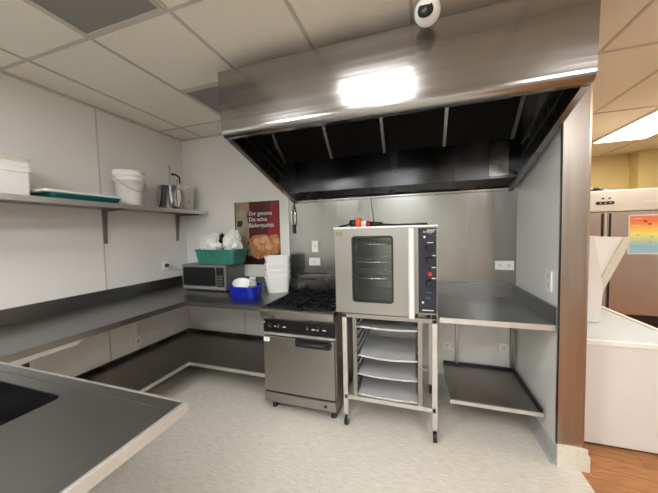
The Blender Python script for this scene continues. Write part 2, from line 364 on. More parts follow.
MB().prism([(L+.016, -1.2), (L+.03, -1.2), (L+.03, D-.06), (-1.275, D-.06), (-1.275, D-.046), (L+.016, D-.046)], 'z', .246, .315).build('shelf_lip', M['steel_in2'], t)
for x, y in ((-2.16, .90), (-2.80, .90)):
    g = Box(x-.02, x+.02, y-.02, y+.02, .03, .872).build('leg', M['steel_edge'], t)
    MB().cyl((x, y, 0), 'z', .018, .03).build('foot', M['black'], g)
Box(-2.14, -2.10, .2, 1.16, .83, .858).build('apron', M['steel_edge'], t)
Box(-2.104, -2.098, .885, .915, .795, .82).build('bracket', M['black'], t)
# back support strip between the two sheets under the counter
struct(MB().box(-2.02, -2.008, D-.004, D, .11, .872).build('trim_9', M['joint']))

# ------------------------------------------------------------------ sink counter in the foreground
t = thing('sink_counter', 'stainless steel counter with a black sink in the foreground', 'sink counter', (-1.4, .3, 0))
PX, PY = -.822, .776
sX0, sX1, sY0, sY1 = -2.04, -1.325, .05, .668
o_ = rr(cx+.004, PX, -.4, PY, .004, 4); i_ = rr(sX0, sX1, sY0, sY1, .03, 4)
MB().ring(o_, i_, 'z', .868, .900).build('top', M['steel_top'], t)
MB().prism([(PX-.012, -.4), (PX+.002, -.4), (PX+.002, PY+.002), (cx+.02, PY+.002), (cx+.02, PY-.012), (PX-.012, PY-.012)], 'z', .858, .9005).build('edge', M['steel_edge'], t, .002)
MB().prism([(PX-.062, -.4), (PX-.055, -.4), (PX-.055, PY-.05), (cx+.02, PY-.05), (cx+.02, PY-.057), (PX-.062, PY-.057)], 'z', .900, .902).build('raised_bead', M['steel_top'], t)
g = lambda d, z: [(p[0], p[1], z) for p in rr(sX0-d, sX1+d, sY0-d, sY1+d, .03+d, 4)]
MB().loft([g(.0, .870), g(-.001, .899), g(-.004, .8985), g(-.006, .72), g(-.03, .68), ], False, True).build('basin', M['enamel'], t)
MB().cyl((-1.68, .36, .6805), 'z', .045, .003).build('drain', M['steel_edge'], t)
for x, y in ((-1.28, .60), (-1.28, -.25), (-2.0, .72), (-2.0, -.25)):
    lg = Box(x-.02, x+.02, y-.02, y+.02, .03, .868).build('leg', M['steel_edge'], t)
    MB().cyl((x, y, 0), 'z', .018, .03).build('foot', M['black'], lg)

# ------------------------------------------------------------------ gas range
RX0, RX1, RY = -1.252, -.610, 2.0
t = thing('gas_range', 'four burner gas range with a stainless steel oven door', 'range', ((RX0+RX1)/2, RY+.3, 0))
Box(RX0, RX1, RY+.03, 2.74, .092, .868).build('body', M['steel'], t)
MB().prism([(RY-.02, .815), (RY-.035, .835), (RY-.035, .885), (RY-.02, .898), (RY+.06, .898), (RY+.06, .80), (RY+.0, .80)], 'x', RX0, RX1).build('front_rail', M['steel'], t, .003)
Box(RX0+.004, RX1-.004, RY, RY+.04, .695, .80).build('control_panel', M['enamel'], t, .004)
Box(RX0+.004, RX1-.004, RY-.006, RY+.03, .672, .692).build('trim_strip', M['steel_edge'], t)
dr = Box(RX0+.008, RX1-.008, RY-.012, RY+.03, .190, .662).build('oven_door', M['steel'], t, .004)
Box(RX0+.012, RX1-.012, RY-.0, RY+.03, .170, .190).build('door_gap', M['black'], t)
Box(RX0+.004, RX1-.004, RY-.006, RY+.03, .092, .170).build('kick_panel', M['steel'], t, .003)
MB().cyl((-.70, RY-.012, .13), 'y', .012, .006).build('badge', M['black'], t)
# handle: a bar bowed out from two bosses
h = MB().prism([(-.935, .598), (-.945, .61), (-.945, .66), (-.93, .672), (-.66, .672), (-.64, .66), (-.632, .632), (-.645, .604), (-.66, .596)], 'y', RY-.022, RY-.012)
h.build('handle_plate', M['black'], dr, .003)
MB().tube([(-.925, RY-.02, .645), (-.90, RY-.055, .642), (-.79, RY-.064, .640), (-.68, RY-.055, .638), (-.655, RY-.02, .637)], .014, 10).build('handle', M['black'], dr)
for x in (-1.175, -1.095, -.835, -.745):
    MB().cyl((x, RY-.024, .752), 'y', .019, .026, r1=.024).build('knob', M['black'], t)
    MB().box(x+.03, x+.06, RY-.0015, RY+.001, .742, .749).build('dial_print', M['print'], t)
    MB().cyl((x, RY-.026, .754), 'y', .008, .003).build('knob_cap', M['chrome'], t)
MB().cyl((RX0+.012, RY-.004, .775), 'y', .010, .006).build('pilot_mark', M['green'], t)
Box(RX0+.012, RX0+.068, RY-.0135, RY-.011, .615, .652).build('sticker', M['print'], dr)
# hob
MB().ring(rr(RX0, RX1, RY-.02, 2.70, .006, 3), rr(RX0+.02, RX1-.02, RY+.02, 2.68, .02, 3), 'z', .868, .9).build('hob_frame', M['enamel'], t)
Box(RX0+.018, RX1-.018, RY+.018, 2.69, .866, .876).build('hob', M['enamel'], t)
for ix in (0, 1):
    for iy in (0, 1):
        bx = RX0+.17+ix*.31; by = RY+.19+iy*.33
        b = MB().lathe([(0, .876), (.058, .876), (.056, .889), (.040, .892), (.040, .900), (.036, .904), (0, .904)], (bx, by, 0), 20).build('burner', M['iron'], t)
        gr = MB(); a, c = .142, .152; zt0, zt1 = .904, .918
        for x0, x1, y0, y1 in ((-a, a, -c, -c+.012), (-a, a, c-.012, c), (-a, -a+.012, -c, c), (a-.012, a, -c, c)): gr.box(bx+x0, bx+x1, by+y0, by+y1, zt0-.012, zt1-.004)
        for k in range(8):
            an = k*pi/4; dx, dy = math.cos(an), math.sin(an); lim = min(a/max(abs(dx), 1e-6), c/max(abs(dy), 1e-6))-.006
            px, py = -dy*.005, dx*.005
            pts = [(bx+dx*.03+px, by+dy*.03+py), (bx+dx*.03-px, by+dy*.03-py), (bx+dx*lim-px, by+dy*lim-py), (bx+dx*lim+px, by+dy*lim+py)]
            gr.prism(pts, 'z', zt0, zt1)
        for s1 in (-1, 1):
            for s2 in (-1, 1): gr.box(bx+s1*(a-.008)-.006, bx+s1*(a-.008)+.006, by+s2*(c-.008)-.006, by+s2*(c-.008)+.006, .876, .905)
        gr.build('grate', M['iron'], t)
# splashback with a shelf slot
MB().prism([(2.715, .868), (2.715, 1.06), (2.722, 1.072), (2.775, 1.072), (2.775, .868)], 'x', RX0, RX1).build('splashback', M['steel_in2'], t, .003)
Box(-1.18, -1.02, 2.708, 2.714, 1.02, 1.034).build('vent_slot', M['black'], t)
for x, y in ((RX0+.05, RY+.08), (RX1-.05, RY+.08), (RX0+.05, 2.66), (RX1-.05, 2.66)):
    MB().lathe([(0, 0), (.024, 0), (.024, .012), (.014, .018), (.014, .093), (0, .093)], (x, y, 0), 16).build('leg', M['black'], t)

# ------------------------------------------------------------------ oven stand with racks
SX0, SX1, SY0, SY1 = -.553, .135, 2.005, 2.66
t = thing('oven_stand', 'stainless steel rack stand on casters under the convection oven', 'stand', ((SX0+SX1)/2, 2.3, 0))
for x in (SX0+.018, SX1-.018):
    for y in (SY0+.018, SY1-.018):
        lg = Box(x-.018, x+.018, y-.018, y+.018, .095, .895).build('leg', M['steel_edge'], t, .003)
        c = MB().cyl((x-.012, y, .034), 'x', .034, .024, 18).build('caster', M['black'], lg)
        MB().prism([(y-.02, .09), (y+.02, .09), (y+.012, .034), (y-.012, .034)], 'x', x+.013, x+.018).build('fork', M['chrome'], lg)
MB().ring(rr(SX0, SX1, SY0, SY1, .003, 1), rr(SX0+.03, SX1-.03, SY0+.03, SY1-.03, .003, 1), 'z', .868, .898).build('top_frame', M['steel'], t)
MB().box(-.48, -.44, SY0+.01, SY1-.01, .235, .25).box(0, .04, SY0+.01, SY1-.01, .235, .25).box(SX0+.01, SX1-.01, SY1-.03, SY1-.01, .235, .25).build('base_frame', M['steel'], t)
Box(SX0+.012, SX1-.012, SY0+.0, SY0+.012, .222, .2525).build('base_edge', M['steel_edge'], t)
for x in (-.462, .020):
    for y in (SY0+.03, SY1-.08): Box(x-.015, x+.015, y, y+.03, .25, .87).build('rack_post', M['steel'], t)
    rl = MB()
    for k in range(9): z = .32+k*.0625; s = 1 if x < 0 else -1; rl.box(min(x+s*.015, x+s*.032), max(x+s*.015, x+s*.032), SY0+.03, SY1-.05, z, z+.004)
    rl.build('runners', M['steel'], t)
def tray(z, lab, sag, d=0):
    o = thing('oven_tray', lab, 'oven tray', (-.221, 2.3, z), 'aluminium trays in the oven stand')
    x0, x1, y0, y1 = -.443, .001, SY0+.02+d, 2.50+d
    n = 12; v = []; f = []
    # a shallow pan with a slightly bowed front
    prof = [(0, .012), (.012, .0), (.06, -.002)]
    mb = MB(); top = []; 
    for i in range(n+1):
        u = i/n; x = x0+(x1-x0)*u; q = -sag*math.sin(pi*u)
        top.append([(x, y0, z+.014+q), (x, y0+.004, z+.016+q), (x, y0+.016, z+.003+q), (x, (y0+y1)/2, z+.002+q*.6), (x, y1-.016, z+.003+q*.3), (x, y1, z+.016), (x, y1, z+.012), (x, y1-.014, z), (x, (y0+y1)/2, z-.001+q*.6), (x, y0+.012, z+q), (x, y0, z+.004+q)])
    mb.loft(top); mb.build('pan', M['alu'], o)
    MB().tube([(x0+(x1-x0)*i/n, y0-.001, z+.014-sag*math.sin(pi*i/n)) for i in range(n+1)], .0035, 6).build('rolled_rim', M['steel_edge'], o)
tray(.786, 'topmost aluminium tray in the rack stand, just under the oven', .010)
tray(.562, 'second aluminium tray from the top in the rack stand', .016)
tray(.414, 'third aluminium tray from the top in the rack stand', .012)
tray(.262, 'lowest aluminium tray lying on the base frame of the rack stand', .008, -.015)

# ------------------------------------------------------------------ convection oven
t = thing('convection_oven', 'stainless steel convection oven with a glass door and dark control panel', 'oven', (-.225, 2.3, .9))
OX0, OX1, OY, OZ0, OZ1 = -.588, .137, 2.02, .922, 1.556
b = MB()
b.box(OX0, OX0+.03, OY, 2.70, OZ0, OZ1-.012); b.box(-.02, OX1, OY+.012, 2.70, OZ0, OZ1-.012)
b.box(OX0+.03, -.02, OY, 2.70, OZ0, OZ0+.05); b.box(OX0+.03, -.02, OY, 2.70, OZ1-.055, OZ1-.012); b.box(OX0+.03, -.02, 2.66, 2.70, OZ0+.05, OZ1-.055)
b.build('body', M['steel'], t)
MB().ring(rr(OX0+.03, -.02, OZ0+.05, OZ1-.055, .004, 1), rr(OX0+.034, -.024, OZ0+.054, OZ1-.059, .004, 1), 'y', OY+.006, 2.655).build('cavity_liner', M['oven_in'], t)
Box(OX0+.034, -.024, 2.60, 2.606, OZ0+.054, OZ1-.059).build('fan_plate', M['oven_in'], t)
MB().lathe([(.12, 0), (.13, .006), (.0, .006)], (0, 0, 0), 24).build('fan_cover', M['steel_in'], t, world=False)
t.children[-1].rotation_euler = (pi/2, 0, 0); t.children[-1].location = Vector((-.30, 2.59, 1.23))-t.location
Box(OX0-.012, OX1+.004, OY-.045, 2.71, OZ1-.012, OZ1+.002).build('lid', M['steel_edge'], t, .003)
wo = rr(-.462, -.158, .996, 1.490, .025); wi = rr(-.449, -.171, 1.010, 1.474, .018)
DY0, DY1 = OY-.036, OY-.002
for x in (-.53, .08):
    for y in (2.05, 2.62): MB().cyl((x, y, .898), 'z', .016, .026, 14).build('foot', M['black'], t)
door = MB().ring([(p[0], p[1]) for p in rr(OX0-.004, -.056, OZ0-.012, OZ1-.014, .004, 4)], wo, 'y', DY0, DY1).build('door', M['steel'], t)
MB().ring(wo, wi, 'y', DY0-.003, DY1).build('window_gasket', M['black'], door)
MB().prism(rr(-.451, -.169, 1.008, 1.476, .018), 'y', DY0+.004, DY0+.008).build('window_glass', M['glass'], door)
MB().prism([(-.056, DY0+.006), (-.056, DY0-.020), (-.044, DY0-.032), (-.022, DY0-.032), (-.014, DY0-.020), (-.014, DY0+.006)], 'z', OZ0-.016, OZ1-.016).build('handle', M['lampframe'], door)
Box(-.583, -.530, DY0-.001, DY0+.001, 1.495, 1.525).build('sticker', M['sticker'], door)
for z in (1.165, 1.29, 1.425):
    rk = MB()
    for y in (OY+.03, 2.3, 2.57): rk.tube([(OX0+.036, y, z), (-.028, y, z)], .004, 6)
    for k in range(14): x = OX0+.06+k*.037; rk.tube([(x, OY+.03, z+.003), (x, 2.57, z+.003)], .0022, 5)
    rk.build('oven_rack', M['chrome'], t)
cp = Box(.012, .131, OY-.006, OY+.014, OZ0+.012, OZ1-.02).build('control_panel', M['panel'], t, .003)
cy_ = OY-.006
for z in (1.405, 1.312, 1.150):
    k = MB().cyl((.086, cy_-.026, z), 'y', .021, .026, 20, r1=.026).build('knob', M['black'], cp)
    Box(.083, .089, cy_-.032, cy_-.024, z-.02, z+.02).build('grip', M['black'], k)
kr = MB().cyl((.088, cy_-.012, 1.215), 'y', .014, .012, 16).build('rocker_switch', M['red'], cp)
for z, x in ((1.475, .052), (1.012, .040)):
    MB().cyl((x, cy_-.004, z), 'y', .008, .005, 14).build('indicator', M['print'], cp)
for x0, x1, z, m in ((.070, .124, 1.522, 'print'), (.075, .10, 1.498, 'bluemark'), (.07, .11, 1.435, 'print'), (.105, .126, 1.345, 'print'), (.10, .126, 1.262, 'print'), (.10, .126, 1.185, 'print'), (.06, .10, 1.085, 'bluemark'), (.058, .09, 1.045, 'bluemark'), (.035, .11, .957, 'print')):
    Box(x0, x1, cy_-.001, cy_+.001, z-.003, z+.003).build('panel_print', M[m], cp)
text('maker_name', 'turbofan', .024, (.044, cy_-.0015, 1.512), M['print'], cp, sx=.85)

# things on the oven
t = thing('power_plug', 'orange and black cable plug lying on top of the oven', 'plug', (-.46, 2.24, OZ1+.002))
zt = OZ1+.002
MB().cyl((-.53, 2.24, zt+.034), 'x', .030, .055, 18).build('plug_body', M['black'], t)
MB().cyl((-.478, 2.24, zt+.038), 'x', .037, .045, 18).build('plug_collar', M['orange'], t)
MB().cyl((-.433, 2.24, zt+.030), 'x', .027, .04, 16, r1=.024).build('plug_sleeve', M['print'], t)
MB().cyl((-.393, 2.24, zt+.026), 'x', .024, .03, 16).build('red_band', M['red'], t)
MB().cyl((-.363, 2.24, zt+.024), 'x', .022, .10, 16, r1=.014).build('strain_relief', M['black'], t)
MB().tube([(-.53, 2.24, zt+.03), (-.57, 2.20, zt+.016), (-.60, 2.15, zt+.008)], .007).build('cable_end', M['black'], t)
t = tag(MB().tube([(-.26, 2.24, zt+.018), (-.15, 2.20, zt+.010), (0, 2.18, zt+.012), (.07, 2.16, zt+.012), (.08, 2.22, zt+.010), (-.02, 2.30, zt+.010), (-.2, 2.34, zt+.010)], .008).build('power_cable', M['black']), 'black cable loop lying on the oven behind the orange plug', 'cable')
tag(MB().tube([(-.445, D-.012, 1.87), (-.435, D-.014, 1.78), (-.42, D-.016, 1.68), (-.415, D-.016, 1.50)], .004).build('thin_cord', M['sticker']), 'thin cord hanging down the steel wall behind the oven', 'cord')

# ------------------------------------------------------------------ right-hand steel table
t = thing('steel_table', 'stainless steel table with an undershelf in the right corner', 'table', (.5, 2.4, 0))
TX0, TX1, TY = .152, R-.006, 2.06
Box(TX0, TX1, TY, D-.008, .872, .9).build('top', M['steel_top'], t)
Box(TX0, TX1, TY-.003, TY+.014, .862, .8985).build('edge', M['steel_edge'], t)
MB().prism([(TX0, D-.022), (TX0, D-.008), (TX1, D-.008), (TX1, TY), (TX1-.012, TY), (TX1-.012, D-.022)], 'z', .9, 1.017).build('upstand', M['steel_top'], t)
Box(.238, R-.018, 2.18, D-.03, .222, .238).build('undershelf', M['steel_dark'], t)
Box(.236, R-.016, 2.176, 2.190, .212, .2395).build('shelf_edge', M['steel_edge'], t)
MB().box(R-.030, R-.016, 2.19, D-.03, .238, .262).box(.24, R-.03, D-.044, D-.03, .238, .262).build('shelf_lip', M['black'], t)
for x in (.36, .815): Box(x-.014, x+.014, D-.044, D-.010, .03, .872).build('leg', M['steel'], t)
MB().prism([(2.2, .212), (D-.03, .212), (D-.03, .10)], 'x', .82, .832).build('bracket', M['steel'], t)
MB().prism([(2.2, .212), (D-.03, .212), (D-.03, .10)], 'x', .25, .262).build('bracket', M['steel'], t)
Box(.45, .48, D-.05, D-.01, .84, .872).build('clip', M['white'], t)

# ------------------------------------------------------------------ outlets
def outlet(label, axis, x, z, w, h, name='wall_outlet', slots=2, plug=False):
    if axis == 'y':
        t = thing(name, label, 'outlet', (x, D-.006, z))
        Box(x-w/2, x+w/2, D-.016, D-.006, z-h/2, z+h/2).build('plate', M['white'], t, .002)
        for k in range(slots):
            cx_ = x+(k-(slots-1)/2)*w*.45 if w > h else x; cz_ = z if w > h else z+(k-(slots-1)/2)*h*.45
            Box(cx_-.007, cx_+.007, D-.019, D-.015, cz_-.010, cz_+.010).build('switch', M['print'], t, .001)
            Box(cx_-.011, cx_+.011, D-.0165, D-.0155, cz_-.014, cz_+.014).build('surround', M['cove'], t)
    else:
        xw = L if x < 0 else R; s = 1 if x < 0 else -1; y = axis
        t = thing(name, label, 'outlet', (xw, y, z))
        a, b2 = sorted((xw+s*.0005, xw+s*.011)); Box(a, b2, y-w/2, y+w/2, z-h/2, z+h/2).build('plate', M['white'], t, .002)
        for k in range(slots):
            zz = z+(k-(slots-1)/2)*h*.45
            a, b2 = sorted((xw+s*.010, xw+s*.0118)); Box(a, b2, y-.014, y+.014, zz-.011, zz+.011).build('surround', M['cove'], t)
            a, b2 = sorted((xw+s*.011, xw+s*.014)); Box(a, b2, y-.008, y+.008, zz-.007, zz+.007).build('switch', M['print'], t)
    return t
outlet('small upright white switch plate on the steel wall left of the oven', 'y', -1.065, 1.372, .075, .125, slots=1)
outlet('white horizontal outlet plate below the upright switch left of the oven', 'y', -1.075, 1.205, .13, .085, slots=1)
outlet('wide white double outlet plate on the steel wall right of the oven', 'y', .752, 1.190, .15, .082, slots=2)
outlet('tall white outlet plate on the right-hand wall above the steel table', 2.17, 1, 1.165, .085, .14, slots=2)
outlet('small white outlet low on the wall under the right table, in the corner', 'y', .755, .43, .09, .09, slots=1)
outlet('small white outlet low on the wall under the left end of the right table', 'y', .30, .40, .12, .08, slots=2)
t = outlet('white outlet with a black plug on the left wall near the microwave', 2.49, -1, 1.175, .09, .12, slots=1)
MB().cyl((L+.014, 2.49, 1.175), 'x', .022, .035, 14, r1=.016).build('plug', M['black'], t)
t = thing('wall_conduit', 'pale vertical conduit with a junction box on the left wall below the counter', 'conduit', (L, 2.08, .3))
Box(L+.001, L+.022, 2.068, 2.098, .32, .868).build('channel', M['white'], t, .002)
Box(L+.001, L+.035, 2.05, 2.115, .36, .47).build('junction_box', M['white'], t, .003)
Box(L+.034, L+.037, 2.07, 2.095, .40, .43).build('switch', M['cove'], t)

# ------------------------------------------------------------------ poster
PX0, PX1, PZ0, PZ1 = -2.10, -1.495, 1.16, 1.905
t = thing('bakery_poster', 'bakery poster with a loaf of bread on a dark red ground', 'poster', (-1.78, D, 1.5))
yb = D-.006
Box(PX0, PX1, yb, D-.0005, PZ0, PZ1).build('sheet', M['maroon'], t)
def flat(name, pts, m, k): return MB().prism(pts, 'y', yb-.0006*k, yb-.0006*(k-1)).build(name, M[m], t)
flat('red_drape', [(-1.66, 1.50), (-1.60, 1.90), (-1.51, 1.90), (-1.50, 1.45), (-1.56, 1.42)], 'pred', 1)
flat('apron_print', [(-2.085, 1.16), (-2.085, 1.90), (-1.90, 1.90), (-1.89, 1.82), (-1.93, 1.74), (-1.90, 1.62), (-1.905, 1.50), (-1.93, 1.36), (-2.0, 1.30), (-2.03, 1.16)], 'pbeige', 1)
flat('pink_print', [(-2.0, 1.80), (-2.0, 1.89), (-1.91, 1.895), (-1.895, 1.80)], 'pskin', 2)
flat('hand_print', [(-2.02, 1.46), (-1.93, 1.50), (-1.90, 1.42), (-1.93, 1.33), (-1.98, 1.31), (-2.01, 1.38)], 'pskin', 2)
flat('dark_print', [(-2.07, 1.62), (-2.06, 1.68), (-2.0, 1.69), (-1.985, 1.65), (-2.02, 1.61)], 'pdark', 2)  # small dark patch printed on the apron
flat('lower_print', [(-1.93, 1.165), (-1.95, 1.24), (-1.86, 1.30), (-1.50, 1.32), (-1.50, 1.165)], 'pdark', 1)
def blob(cx_, cz_, a, b2, n=18, wob=.06):
    return [(min(-1.498, cx_+a*math.cos(2*pi*i/n)*(1+wob*math.sin(3*i))), cz_+b2*math.sin(2*pi*i/n)*(1+wob*math.cos(2*i))) for i in range(n)]
flat('bread_print', blob(-1.755, 1.375, .19, .145), 'bread', 2)
flat('bread_print', blob(-1.57, 1.40, .09, .12), 'bread', 3)
flat('bread_print', blob(-1.90, 1.33, .06, .07), 'pskin', 3)
for a in ((-1.80, 1.43, .055, .04), (-1.70, 1.45, .06, .045), (-1.64, 1.38, .05, .05), (-1.75, 1.36, .05, .035), (-1.55, 1.44, .04, .03)): flat('crust_print', blob(*a), 'breadl', 4)
text('headline', 'Der genuine', .068, (-1.90, yb-.003, 1.765), M['print'], t, sx=.92)
text('headline', 'Die echte', .068, (-1.90, yb-.003, 1.695), M['print'], t, sx=.92)
text('headline', 'Bäckerqualität', .068, (-1.90, yb-.003, 1.625), M['print'], t, sx=.86)

# ------------------------------------------------------------------ microwave and what stands on the counter
t = thing('microwave', 'silver grey microwave on the back counter under the green crate', 'microwave', (-2.28, 2.6, .9))
mx0, mx1, my0, my1, mz0, mz1 = -2.560, -1.97, 2.44, 2.785, .912, 1.198
Box(mx0, mx1, my0+.02, my1, mz0, mz1).build('body', M['mwside'], t, .006)
Box(mx0, mx1, my0, my0+.02, mz0, mz1).build('front_frame', M['mw'], t, .006)
d = MB().prism(rr(mx0+.02, mx1-.13, mz0+.05, mz1-.03, .02), 'y', my0-.004, my0).build('door_window', M['enamel'], t)
MB().prism(rr(mx1-.115, mx1-.02, mz0+.045, mz1-.03, .01), 'y', my0-.004, my0).build('keypad', M['black'], t)
for r_ in range(4):
    for c_ in range(3): Box(mx1-.104+c_*.026, mx1-.088+c_*.026, my0-.006, my0-.003, mz0+.06+r_*.03, mz0+.076+r_*.03).build('button', M['mw'], t)
Box(mx1-.10, mx1-.04, my0-.006, my0-.003, mz1-.065, mz1-.045).build('display', M['panel'], t)
Box(mx0+.02, mx1-.02, my0-.006, my0, mz0+.012, mz0+.036).build('door_handle', M['chrome'], t, .003)
for x in (mx0+.04, mx1-.04):
    for y in (my0+.05, my1-.05): MB().cyl((x, y, .9), 'z', .014, .013).build('foot', M['black'], t)
pts = [(L+.052, 2.49, 1.175), (L+.08, 2.52, 1.16), (L+.14, 2.60, 1.10), (L+.18, 2.67, 1.02), (L+.20, 2.72, .95), (L+.26, 2.74, .935), (-2.57, 2.74, .94)]
MB().tube(pts, .006).build('power_cord', M['cove'], t)
t = thing('plastic_crate', 'teal green plastic crate on top of the microwave', 'crate', (-2.08, 2.6, 1.198))
open_tub(-2.37, -1.905, 2.475, 2.735, 1.1985, 1.362, .028, .006, .03, .012).build('tub', M['teal'], t)
rb = MB()
for k in range(8): x = -2.35+k*.058; rb.box(x, x+.006, 2.452, 2.468, 1.27, 1.355)
rb.build('ribs', M['teal'], t)
def crumple(name, label, c, rx, ry, rz, seed, m='bag', cat='bag', ptop=0):
    seg, rg = 26, 16; v = []; f = []
    for j in range(rg+1):
        th = pi*j/rg
        for i in range(seg):
            ph = 2*pi*i/seg; d = Vector((math.sin(th)*math.cos(ph), math.sin(th)*math.sin(ph), math.cos(th)))
            n = noise.noise(d*2.2+Vector((seed, 0, 0)))*.35+noise.noise(d*6+Vector((0, seed, 0)))*.18; k = 1+n
            z = max(d.z*rz*k, -rz*.8) if d.z < 0 else d.z*rz*k*(1+ptop*(math.cos(ph)*.5))
            v.append((c[0]+d.x*rx*k, c[1]+d.y*ry*k, c[2]+z))
    for j in range(rg):
        for i in range(seg): f.append((j*seg+i, j*seg+(i+1) % seg, (j+1)*seg+(i+1) % seg, (j+1)*seg+i))
    mb = MB(); mb.add(v, f, False); o = mb.build(name, M[m])
    if label: tag(o, label, cat)
    return o
crumple('plastic_bag', 'crumpled white plastic bag at the left in the green crate', (-2.275, 2.605, 1.405), .140, .10, .125, 1.3)
crumple('plastic_bag', 'crumpled white plastic bag standing highest at the right in the green crate', (-1.995, 2.61, 1.42), .100, .10, .135, 5.1, ptop=.15)
crumple('dark_cloth', 'dark crumpled cloth wedged between the white bags in the green crate', (-2.125, 2.60, 1.475), .016, .045, .06, 8.2, 'black', 'cloth')
# blue basin and its content
t = thing('blue_basin', 'royal blue plastic basin on the back counter beside the microwave', 'basin', (-1.645, 2.32, .9))
open_tub(-1.755, -1.49, 2.22, 2.41, .9005, 1.018, .022, .005, .05, .010, 6).build('tub', M['blue'], t)
t = thing('white_bowl', 'white bowl tilted inside the blue basin', 'bowl', (-1.68, 2.32, .985))
ob = MB().lathe([(0, 0), (.035, 0), (.075, .035), (.09, .06), (.086, .06), (.07, .038), (.03, .008), (0, .008)], (0, 0, 0)).build('bowl_shell', M['white'], t, world=False); ob.rotation_euler = (.35, .3, 0)
t = thing('small_jar', 'small clear jar with a green label in the blue basin', 'jar', (-1.55, 2.32, .925))
MB().lathe([(0, 0), (.034, 0), (.036, .01), (.036, .12), (.028, .135), (.028, .15), (.0, .15)], (-1.55, 2.32, .925), 20).build('glass', M['clear'], t)
MB().lathe([(.0365, .03), (.0372, .03), (.0372, .09), (.0365, .09)], (-1.55, 2.32, .925), 20).build('jar_label', M['teal'], t)
MB().cyl((-1.55, 2.32, 1.075), 'z', .032, .022, 20).build('lid', M['white'], t)
# four nested square tubs
def square_tub(label, loc):
    t = thing('square_tub', label, 'tub', (0, 0, 0), 'nested white square tubs beside the range')
    open_tub(-.106, .106, -.106, .106, 0, .168, .022, .004, .028, .010).build('tub', M['white'], t)
    MB().ring(rr(-.131, .131, -.131, .131, .046, 4), rr(-.1255, .1255, -.1255, .1255, .044, 4), 'z', .128, .134).build('rib', M['white'], t)
    t.location = loc; t.rotation_euler = (0, 0, .47); return t
labs = ['lowest white square tub of the nested stack beside the range', 'second white square tub from the bottom of the nested stack', 'third white square tub from the bottom of the nested stack', 'topmost white square tub of the nested stack beside the poster']
q0 = square_tub(labs[0], (-1.437, 2.628, .9005))
for k in range(1, 4): dup(q0, (-1.437+.0005*k, 2.628, .9005+.071*k), .47+.015*k, labs[k])

# ------------------------------------------------------------------ wall shelf on the left
t = thing('wall_shelf', 'stainless steel shelf on brackets high on the left wall', 'shelf', (L, 1.2, 1.8))
Box(L+.001, -2.475, -.6, 2.775, 1.79, 1.813).build('shelf_board', M['steel_top'], t)
Box(-2.479, -2.470, -.6, 2.778, 1.776, 1.815).build('shelf_edge', M['steel_edge'], t)
Box(L+.001, -2.479, 2.768, 2.778, 1.776, 1.813).build('end_edge', M['steel_in'], t)
Box(L+.001, L+.012, -.6, 2.77, 1.813, 1.84).build('back_lip', M['steel_in'], t)
for y in (.3, 1.845, 2.68):
    MB().prism([(L+.001, 1.79), (-2.56, 1.79), (-2.56, 1.775), (L+.055, 1.765), (L+.022, 1.475), (L+.001, 1.465)], 'y', y-.003, y+.003).build('bracket', M['steel_top'], t)
    Box(L+.0005, L+.006, y-.018, y+.018, 1.46, 1.79).build('bracket_plate', M['steel_top'], t)
zs = 1.8135
t = thing('food_box', 'large white lidded food box at the left end of the wall shelf', 'box', (-2.7, .9, zs))
open_tub(-2.82, -2.605, .62, 1.215, zs, 2.0, .010, .004, .02, .006).build('body', M['white'], t)
MB().prism(rr(-2.838, -2.596, .604, 1.230, .02), 'z', 2.0005, 2.022).build('lid', M['white'], t, .004)
for k, lab in enumerate(('white flat tray lid lying on the large food box', 'topmost cream flat tray lid on the large food box')):
    z0 = 2.0235+k*.034
    t = thing('tray_lid', lab, 'lid', (-2.7, .9, z0), 'flat lids on the food box')
    MB().prism(rr(-2.832, -2.602, .61, 1.224, .02), 'z', z0, z0+.020).build('panel', M['white' if k == 0 else 'cream'], t, .004)
    MB().ring(rr(-2.836, -2.598, .606, 1.228, .022), rr(-2.826, -2.608, .616, 1.218, .02), 'z', z0+.018, z0+.032).build('rim', M['white' if k == 0 else 'cream'], t)
t = thing('serving_tray', 'dark teal tray on the wall shelf between food box and bucket', 'tray', (-2.65, 1.5, zs))
open_tub(-2.77, -2.53, 1.30, 1.76, zs, 1.862, .015, .004, .02, .006).build('tub', M['dteal'], t)
t = thing('cutting_board', 'pale board lying across the dark teal tray on the shelf', 'board', (-2.65, 1.5, 1.8625))
MB().prism(rr(-2.80, -2.51, 1.245, 1.785, .02), 'z', 1.8625, 1.882).build('panel', M['beige'], t, .004)
Box(-2.80, -2.77, 1.26, 1.76, 1.882, 1.888).build('groove', M['cream'], t)
t = thing('plastic_bucket', 'white plastic bucket with wire handle on the wall shelf', 'bucket', (-2.65, 1.955, zs))
bc = (-2.65, 1.955, zs)
MB().lathe([(0, 0), (.098, 0), (.102, .006), (.122, .235), (.130, .235), (.130, .262), (.124, .262), (.124, .282), (.131, .282), (.131, .318), (.125, .32), (.121, .318), (.096, .006), (0, .006)], bc, 32).build('pail', M['white'], t)
MB().lathe([(.121, .318), (.132, .322), (.132, .334), (.11, .338), (0, .338)], bc, 32).build('lid', M['white'], t)
MB().tube([(bc[0]+.136*math.cos(a), bc[1]+.136*math.sin(a), bc[2]+.268-.13*max(0, math.cos(a))) for a in [(-pi/2)+pi*i/16 for i in range(17)]], .0035, 6).build('handle', M['cove'], t)
t = thing('stock_pot', 'tall shiny steel pot on the wall shelf right of the bucket', 'pot', (-2.65, 2.41, zs))
pc = (-2.65, 2.41, zs)
MB().lathe([(0, 0), (.108, 0), (.114, .008), (.114, .262), (.119, .264), (.119, .27), (.111, .27), (.110, .012), (0, .01)], pc, 32).build('vessel', M['chrome'], t)
